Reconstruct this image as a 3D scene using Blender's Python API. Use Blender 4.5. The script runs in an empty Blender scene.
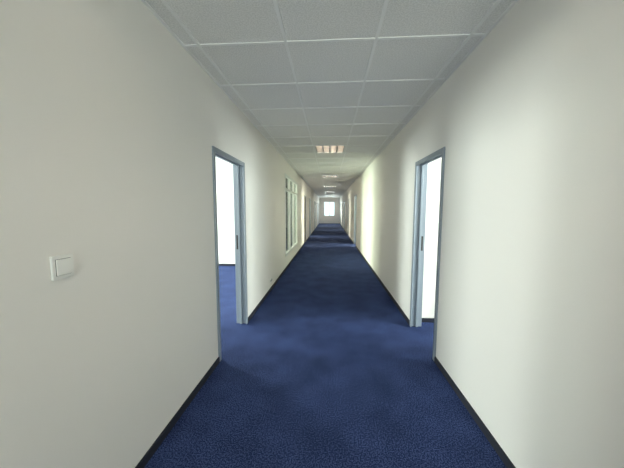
import bpy, bmesh, math
from mathutils import Vector, Matrix
sc=bpy.context.scene
try: sc.view_settings.view_transform='Standard'
except Exception: pass
L,R,H,CZ=1.062,1.041,1.48,2.645
T=0.12
Y0,Y1=-4.0,28.0

# ---------- materials ----------
def mat(name,col,rough=.6,metal=0,bump=None,noise=None,emit=None,spec=.5,trans=0,wear=None):
    m=bpy.data.materials.new(name); m.use_nodes=True
    n=m.node_tree.nodes; l=m.node_tree.links
    b=n['Principled BSDF']
    b.inputs['Base Color'].default_value=(*col,1)
    b.inputs['Roughness'].default_value=rough
    b.inputs['Metallic'].default_value=metal
    b.inputs['Specular IOR Level'].default_value=spec
    b.inputs['Transmission Weight'].default_value=trans
    if emit:
        b.inputs['Emission Color'].default_value=(*emit[0],1); b.inputs['Emission Strength'].default_value=emit[1]
    tc=n.new('ShaderNodeTexCoord')
    if noise:
        sc_,c2,lo,hi=noise
        t=n.new('ShaderNodeTexNoise'); t.inputs['Scale'].default_value=sc_; t.inputs['Detail'].default_value=3
        l.new(tc.outputs['Object'],t.inputs['Vector'])
        r=n.new('ShaderNodeValToRGB'); r.color_ramp.elements[0].position=lo; r.color_ramp.elements[1].position=hi
        r.color_ramp.elements[0].color=(*col,1); r.color_ramp.elements[1].color=(*c2,1)
        l.new(t.outputs['Fac'],r.inputs['Fac']); l.new(r.outputs['Color'],b.inputs['Base Color'])
        if wear:
            t2=n.new('ShaderNodeTexNoise'); t2.inputs['Scale'].default_value=wear[0]; t2.inputs['Detail'].default_value=5
            l.new(tc.outputs['Object'],t2.inputs['Vector'])
            mr=n.new('ShaderNodeMapRange'); mr.inputs[1].default_value=.3; mr.inputs[2].default_value=.7; mr.inputs[3].default_value=wear[1]; mr.inputs[4].default_value=wear[2]
            l.new(t2.outputs['Fac'],mr.inputs[0])
            vm=n.new('ShaderNodeVectorMath'); vm.operation='SCALE'
            l.new(r.outputs['Color'],vm.inputs[0]); l.new(mr.outputs[0],vm.inputs['Scale']); l.new(vm.outputs[0],b.inputs['Base Color'])
    if bump:
        t=n.new('ShaderNodeTexNoise'); t.inputs['Scale'].default_value=bump[0]; t.inputs['Detail'].default_value=4
        l.new(tc.outputs['Object'],t.inputs['Vector'])
        bp=n.new('ShaderNodeBump'); bp.inputs['Strength'].default_value=bump[1]; bp.inputs['Distance'].default_value=bump[2]
        l.new(t.outputs['Fac'],bp.inputs['Height']); l.new(bp.outputs['Normal'],b.inputs['Normal'])
    return m
M_wall=mat('wall_paint',(.845,.815,.77),.75,bump=(180,.15,.002),spec=.25)
M_tile=mat('mineral_tile',(.75,.735,.71),.9,noise=(110,(.88,.865,.84),.40,.60),bump=(160,.4,.003),spec=.2)
M_bar=mat('t_bar_white',(.88,.87,.85),.5)
M_carpet=mat('blue_carpet',(.010,.020,.070),1,noise=(120,(.066,.096,.235),.42,.62),bump=(130,.9,.007),spec=.1,wear=(3.5,.78,1.2))
M_base=mat('navy_skirting',(.008,.010,.022),.7)
M_frame=mat('grey_steel_frame',(.27,.31,.36),.4,bump=(60,.05,.001))
M_leaf=mat('door_laminate',(.45,.43,.40),.5,bump=(40,.05,.001))
M_leafd=mat('door_dark',(.16,.13,.10),.5,bump=(40,.05,.001))
M_metal=mat('brushed_steel',(.6,.6,.6),.3,1,bump=(90,.05,.001))
M_dark=mat('dark_metal',(.03,.03,.03),.5)
M_white=mat('white_plastic',(.82,.81,.77),.35,bump=(60,.02,.001))
M_upvc=mat('white_frame',(.75,.76,.74),.4,bump=(60,.02,.001))
M_louv=mat('aluminium_louvre',(.30,.28,.26),.3,.9,bump=(60,.02,.001))
M_tube=mat('tube_glow',(.9,.9,.85),.4,emit=((1,.92,.78),36))
M_glass=bpy.data.materials.new('pane_glass'); M_glass.use_nodes=True
n=M_glass.node_tree.nodes; l=M_glass.node_tree.links
for x in list(n):
    if x.type!='OUTPUT_MATERIAL': n.remove(x)
a=n.new('ShaderNodeBsdfTransparent'); a.inputs[0].default_value=(.86,.92,.9,1)
g=n.new('ShaderNodeBsdfGlossy'); g.inputs['Roughness'].default_value=.03
f=n.new('ShaderNodeFresnel'); f.inputs[0].default_value=1.5
mx=n.new('ShaderNodeMixShader'); l.new(f.outputs[0],mx.inputs[0]); l.new(a.outputs[0],mx.inputs[1]); l.new(g.outputs[0],mx.inputs[2])
l.new(mx.outputs[0],n['Material Output'].inputs[0])

# ---------- mesh helper ----------
def boxes(name,lst,mats,parent=None,bevel=0):
    bm=bmesh.new()
    for b in lst:
        x0,x1,y0,y1,z0,z1=b[:6]; mi=b[6] if len(b)>6 else 0
        x0,x1=min(x0,x1),max(x0,x1)
        v=[bm.verts.new(p) for p in [(x0,y0,z0),(x1,y0,z0),(x1,y1,z0),(x0,y1,z0),(x0,y0,z1),(x1,y0,z1),(x1,y1,z1),(x0,y1,z1)]]
        for q in [(0,3,2,1),(4,5,6,7),(0,1,5,4),(1,2,6,5),(2,3,7,6),(3,0,4,7)]:
            fc=bm.faces.new([v[i] for i in q]); fc.material_index=mi
    me=bpy.data.meshes.new(name); bm.to_mesh(me); bm.free()
    for m in mats: me.materials.append(m)
    o=bpy.data.objects.new(name,me); sc.collection.objects.link(o)
    if bevel:
        md=o.modifiers.new('bevel','BEVEL'); md.width=bevel; md.segments=2; md.limit_method='ANGLE'
    if parent: o.parent=parent
    return o
def empty(name):
    o=bpy.data.objects.new(name,None); sc.collection.objects.link(o); return o
def cyl(name,p0,p1,r,m,parent=None,seg=16):
    p0,p1=Vector(p0),Vector(p1); d=p1-p0
    bm=bmesh.new(); bmesh.ops.create_cone(bm,cap_ends=True,segments=seg,radius1=r,radius2=r,depth=d.length)
    rot=d.to_track_quat('Z','Y').to_matrix().to_4x4()
    bmesh.ops.transform(bm,matrix=Matrix.Translation((p0+p1)/2)@rot,verts=bm.verts)
    me=bpy.data.meshes.new(name); bm.to_mesh(me); bm.free(); me.materials.append(m)
    for p in me.polygons: p.use_smooth=True
    o=bpy.data.objects.new(name,me); sc.collection.objects.link(o)
    if parent:o.parent=parent
    return o

# ---------- openings ----------
DH=2.045
left=[(-1.15,-.25,0,DH,'open'),(2.425,3.34,0,DH,'open'),(6.4,8.8,.32,2.32,'glaze'),(11.2,12.15,0,DH,'dark'),(14.2,15.1,0,DH,'open'),(18.5,19.4,0,DH,'dark'),(20.2,21.1,0,DH,'grey'),(23,23.9,0,DH,'open'),(25.9,26.8,0,DH,'dark')]
right=[(-1.8,-.9,0,DH,'open'),(2.577,3.405,0,DH,'open'),(10.6,11.5,0,DH,'open'),(14.4,15.3,0,DH,'grey'),(18.8,19.7,0,DH,'open'),(21.6,22.5,0,DH,'dark'),(24.6,25.5,0,DH,'grey')]
def wall(name,xa,xb,ops):
    lst=[];y=Y0
    for o in ops:
        lst.append((xa,xb,y,o[0],0,CZ))
        if o[2]>0: lst.append((xa,xb,o[0],o[1],0,o[2]))
        lst.append((xa,xb,o[0],o[1],o[3],CZ)); y=o[1]
    lst.append((xa,xb,y,Y1,0,CZ))
    boxes(name,lst,[M_wall])
wall('wall_left',-L-T,-L,left)
wall('wall_right',R,R+T,right)
def skirting(name,x,s,ops):
    lst=[];y=Y0
    for o in ops:
        if o[2]>0: continue
        lst.append((x,x+s*.012,y,o[0],0,.055)); y=o[1]
    lst.append((x,x+s*.012,y,Y1,0,.055))
    boxes(name,lst,[M_base])
skirting('baseboard_left',-L,1,left); skirting('baseboard_right',R,-1,right)

# ---------- floor / ceiling ----------
boxes('floor',[(-6.2,5.2,Y0-.1,Y1+2.2,-.1,0)],[M_carpet])
gx=[-L,-.94,-.315,.31,.935,R]; gy=[1.99+.625*k for k in range(-10,43)]
gy=[y for y in gy if Y0<y<Y1]; gy=[Y0]+gy+[Y1]
i0=min(range(len(gy)),key=lambda i:abs(gy[i]-5.115))
lamps=[i for i in range(len(gy)-1) if (i-i0)%7==0 and gy[i]>0]
lst=[]
for i in range(len(gy)-1):
    for j in range(5):
        if i in lamps and j==2: continue
        lst.append((gx[j],gx[j+1],gy[i],gy[i+1],CZ,CZ+.015))
boxes('ceiling',lst,[M_tile])
lst=[]
for x in gx[1:-1]: lst.append((x-.011,x+.011,Y0,Y1,CZ-.006,CZ))
for y in gy[1:-1]: lst.append((-L,R,y-.011,y+.011,CZ-.0055,CZ))
lst+=[(-L,-L+.02,Y0,Y1,CZ-.006,CZ),(R-.02,R,Y0,Y1,CZ-.006,CZ)]
boxes('trim_1',lst,[M_bar])
for i in lamps:
    a,b=gy[i]+.012,gy[i+1]-.012; x0,x1=gx[2]+.012,gx[3]-.012
    e=empty('ceiling_light')
    boxes('housing',[(x0,x0+.01,a,b,CZ,CZ+.09),(x1-.01,x1,a,b,CZ,CZ+.09),(x0,x1,a,a+.01,CZ,CZ+.09),(x0,x1,b-.01,b,CZ,CZ+.09),(x0,x1,a,b,CZ+.09,CZ+.1),
      (x0,x0+.03,a,b,CZ-.004,CZ),(x1-.03,x1,a,b,CZ-.004,CZ)],[M_white],e)
    lv=[]
    for k in range(1,12):
        y=a+(b-a)*k/12; lv.append((x0+.03,x1-.03,y-.002,y+.002,CZ,CZ+.035))
    for k in range(0,5):
        x=x0+.03+(x1-x0-.06)*k/4; lv.append((x-.012,x+.012,a+.01,b-.01,CZ,CZ+.035))
    boxes('louvre',lv,[M_louv],e)
    for k in range(4):
        x=x0+.03+(x1-x0-.06)*(k+.5)/4
        cyl('tube_%d'%(k+1),(x,a+.02,CZ+.06),(x,b-.02,CZ+.06),.013,M_tube,e)

# ---------- door builder ----------
cnt=[0]
def door(side,o):
    cnt[0]+=1
    e=empty('door_%d'%cnt[0]); a,b,_,h,kind=o
    xf=-L if side<0 else R; s=side
    fw=.05; out=xf-s*.012; inn=xf+s*(T+.012)
    w=.045
    boxes('frame',[(out,xf,a,a+fw,0,h),(out,xf,b-fw,b,0,h),(out,xf,a+fw,b-fw,h-fw,h),
        (xf,inn,a,a+w-.02,0,h),(xf,inn,b-w+.02,b,0,h),(xf,inn,a+w-.02,b-w+.02,h-w+.02,h),
        (xf+s*.055,xf+s*.08,a+.02,a+.045,0,h-.02),(xf+s*.055,xf+s*.08,b-.045,b-.02,0,h-.02),(xf+s*.055,xf+s*.08,a+.045,b-.045,h-.045,h-.02)],[M_frame],e,.003)
    if kind=='open':
        x0=inn+s*.005; x1=x0+s*(b-a-.08)
        boxes('leaf',[(x0,x1,a-.0,a+.04,.008,h-.05)],[M_leaf],e,.003)
        cyl('handle',(x1-s*.07,a+.035,1.05),(x1-s*.07,a+.09,1.05),.009,M_metal,e)
        cyl('lever',(x1-s*.07,a+.085,1.05),(x1-s*.19,a+.085,1.05),.009,M_metal,e)
        boxes('strike_plate',[(xf+s*.085,xf+s*.108,b-.028,b-.0245,.97,1.15)],[M_dark],e)
    else:
        m=M_leafd if kind=='dark' else M_leaf
        boxes('leaf',[(xf+s*.02,xf+s*.055,a+.026,b-.026,.008,h-.027)],[m],e,.003)
        cyl('handle',(xf+s*.02,a+.1,1.05),(xf-s*.04,a+.1,1.05),.009,M_metal,e)
        cyl('lever',(xf-s*.035,a+.1,1.05),(xf-s*.035,a+.22,1.05),.009,M_metal,e)
for o in left:
    if o[4]!='glaze': door(-1,o)
for o in right: door(1,o)

def glazing(name,xf,s,a,b,z0,z1,nm,tr):
    e=empty(name); lst=[]
    f=.06; x0=xf-s*.015; x1=xf+s*.07
    lst+=[(x0,x1,a,b,z0,z0+f),(x0,x1,a,b,z1-f,z1),(x0,x1,a,a+f,z0,z1),(x0,x1,b-f,b,z0,z1)]
    for k in range(1,nm): 
        y=a+(b-a)*k/nm; lst.append((x0,x1,y-.045,y+.045,z0+f,z1-f))
    if tr: lst.append((x0+s*.005,x1,a+f,b-f,tr-.03,tr+.03))
    boxes('frame',lst,[M_upvc],e,.004)
    boxes('panes',[(xf+s*.03,xf+s*.036,a+f,b-f,z0+f,z1-f)],[M_glass],e)
glazing('window_1',-L,-1,6.4,8.8,.32,2.32,3,1.95)

# ---------- side rooms ----------
room=[0]; win=[1]
def area(name,loc,rot,sx,sy,p,col):
    d=bpy.data.lights.new(name,'AREA'); d.shape='RECTANGLE'; d.size=sx; d.size_y=sy; d.energy=p; d.color=col
    o=bpy.data.objects.new(name,d); o.location=loc; o.rotation_euler=rot; sc.collection.objects.link(o); return o
DAY=(1.0,.985,.965)
def side_room(s,ya,yb,depth,p,col=DAY,wy=None):
    room[0]+=1; k=room[0]
    xi=(-L-T) if s<0 else (R+T); xo=xi+s*depth
    ws=wy if wy else [(ya+.5,yb-.5)]; z0,z1=.85,2.35
    lst=[(xi,xo+s*.15,ya-.1,ya,0,CZ),(xi,xo+s*.15,yb,yb+.1,0,CZ)]
    y=ya; tot=sum(q[1]-q[0] for q in ws)
    for wa,wb in ws:
        lst+=[(xo,xo+s*.15,y,wa,0,CZ),(xo,xo+s*.15,wa,wb,0,z0),(xo,xo+s*.15,wa,wb,z1,CZ)]; y=wb
    lst.append((xo,xo+s*.15,y,yb,0,CZ))
    boxes('wall_room_%d'%k,lst,[M_wall])
    boxes('ceiling_room_%d'%k,[(xi,xo+s*.15,ya-.1,yb+.1,CZ,CZ+.05)],[M_tile])
    boxes('baseboard_room_%d'%k,[(xi,xo,yb-.012,yb,0,.055),(xi,xo,ya,ya+.012,0,.055),(xo-s*.012,xo,ya+.012,yb-.012,0,.055)],[M_base])
    for wa,wb in ws:
        win[0]+=1
        glazing('window_%d'%win[0],xo+s*.04,s,wa,wb,z0,z1,2,None)
        area('daylight',(xo+s*.3,(wa+wb)/2,(z0+z1)/2),(0,math.radians(-90 if s<0 else 90),0),z1-z0,wb-wa,p*(wb-wa)/tot,col)
side_room(-1,0.6,6.78,4.6,1500,wy=[(1.0,2.3),(4.6,6.2)])
side_room(-1,6.9,10.6,4.6,1500,(1,.87,.70))
side_room(-1,13.0,17,3,850,(1,.88,.72))
side_room(-1,21.5,25.5,3,700,(1,.91,.78))
side_room(1,-0.6,3.53,3.6,900)
side_room(1,8.5,12.5,3,1300,(1,.87,.69))
side_room(1,17,21,3,750,(1,.89,.74))
side_room(-1,-3.9,0.4,2.4,240,wy=[(-3.6,-2.3)])  # unseen room and door behind camera, added for a light band on wall_right
side_room(1,-3.9,-0.8,2.4,520,wy=[(-3.7,-2.8)])  # its opposite, also unseen, added to throw a light band onto wall_left

# ---------- ends ----------
def endwall(name,y,s,wx0,wx1,z0,z1,p,col,wn):
    ya,yb=sorted((y,y+s*.15))
    boxes(name,[(-L-T,wx0,ya,yb,0,CZ),(wx1,R+T,ya,yb,0,CZ),(wx0,wx1,ya,yb,0,z0),(wx0,wx1,ya,yb,z1,CZ)],[M_wall])
    e=empty(wn); f=.06; c=(wx0+wx1)/2; a,b=ya+.04,ya+.1
    boxes('frame',[(wx0,wx0+f,a,b,z0,z1),(wx1-f,wx1,a,b,z0,z1),(wx0,wx1,a,b,z0,z0+f),(wx0,wx1,a,b,z1-f,z1),(c-.025,c+.025,a,b,z0+f,z1-f)],[M_upvc],e,.004)
    boxes('panes',[(wx0+f,wx1-f,a+.02,a+.026,z0+f,z1-f)],[M_glass],e)
    area('daylight',(c,y+s*.4,(z0+z1)/2),(math.radians(-90 if s>0 else 90),0,0),wx1-wx0,z1-z0,p,col)
endwall('wall_end',Y1,1,-.6,.55,.75,2.25,160,(.95,.98,1),'window_20')
endwall('wall_back',Y0,-1,-.9,.9,.5,2.4,190,(1,.985,.96),'window_21')  # unseen window behind camera, added to light walls, ceiling and floor

# ---------- switch & socket ----------
def switch(name,y,z,w,h):
    e=empty(name); x=-L
    boxes('plate',[(x,x+.009,y-w/2,y+w/2,z-h/2,z+h/2)],[M_white],e,.004)
    boxes('rocker',[(x+.009,x+.014,y-w*.33,y+w*.33,z-h*.33,z+h*.33)],[M_white],e,.002)
    boxes('rocker_gap',[(x+.0088,x+.0096,y-w*.345,y+w*.345,z-h*.345,z+h*.345)],[M_dark],e)
switch('light_switch',.99,1.25,.09,.095)
e=empty('wall_socket')
boxes('plate',[(-L,-L+.01,4.70,4.86,.14,.225)],[M_white],e,.003)
cyl('recess_1',(-L+.008,4.74,.182),(-L+.0112,4.74,.182),.021,M_dark,e)
cyl('recess_2',(-L+.008,4.82,.182),(-L+.0112,4.82,.182),.021,M_dark,e)

# ---------- world ----------
w=bpy.data.worlds.new('sky'); sc.world=w; w.use_nodes=True
bg=w.node_tree.nodes['Background']; bg.inputs[0].default_value=(.85,.93,1,1); bg.inputs[1].default_value=2

# ---------- camera ----------
F=270; yaw=math.atan(17.5/F); p=math.atan(25/F); th=math.radians(.12)
r=Vector((math.cos(yaw),math.sin(yaw),0)); f=Vector((-math.sin(yaw)*math.cos(p),math.cos(yaw)*math.cos(p),-math.sin(p)))
u=r.cross(f); r2=r*math.cos(th)+u*math.sin(th); u2=r2.cross(f)
cd=bpy.data.cameras.new('camera'); cam=bpy.data.objects.new('camera',cd); sc.collection.objects.link(cam)
m=Matrix((r2,u2,-f)).transposed().to_4x4(); m.translation=Vector((0,0,H)); cam.matrix_world=m
cd.sensor_width=36; cd.lens=36*F/624; cd.clip_start=.02
sc.camera=cam
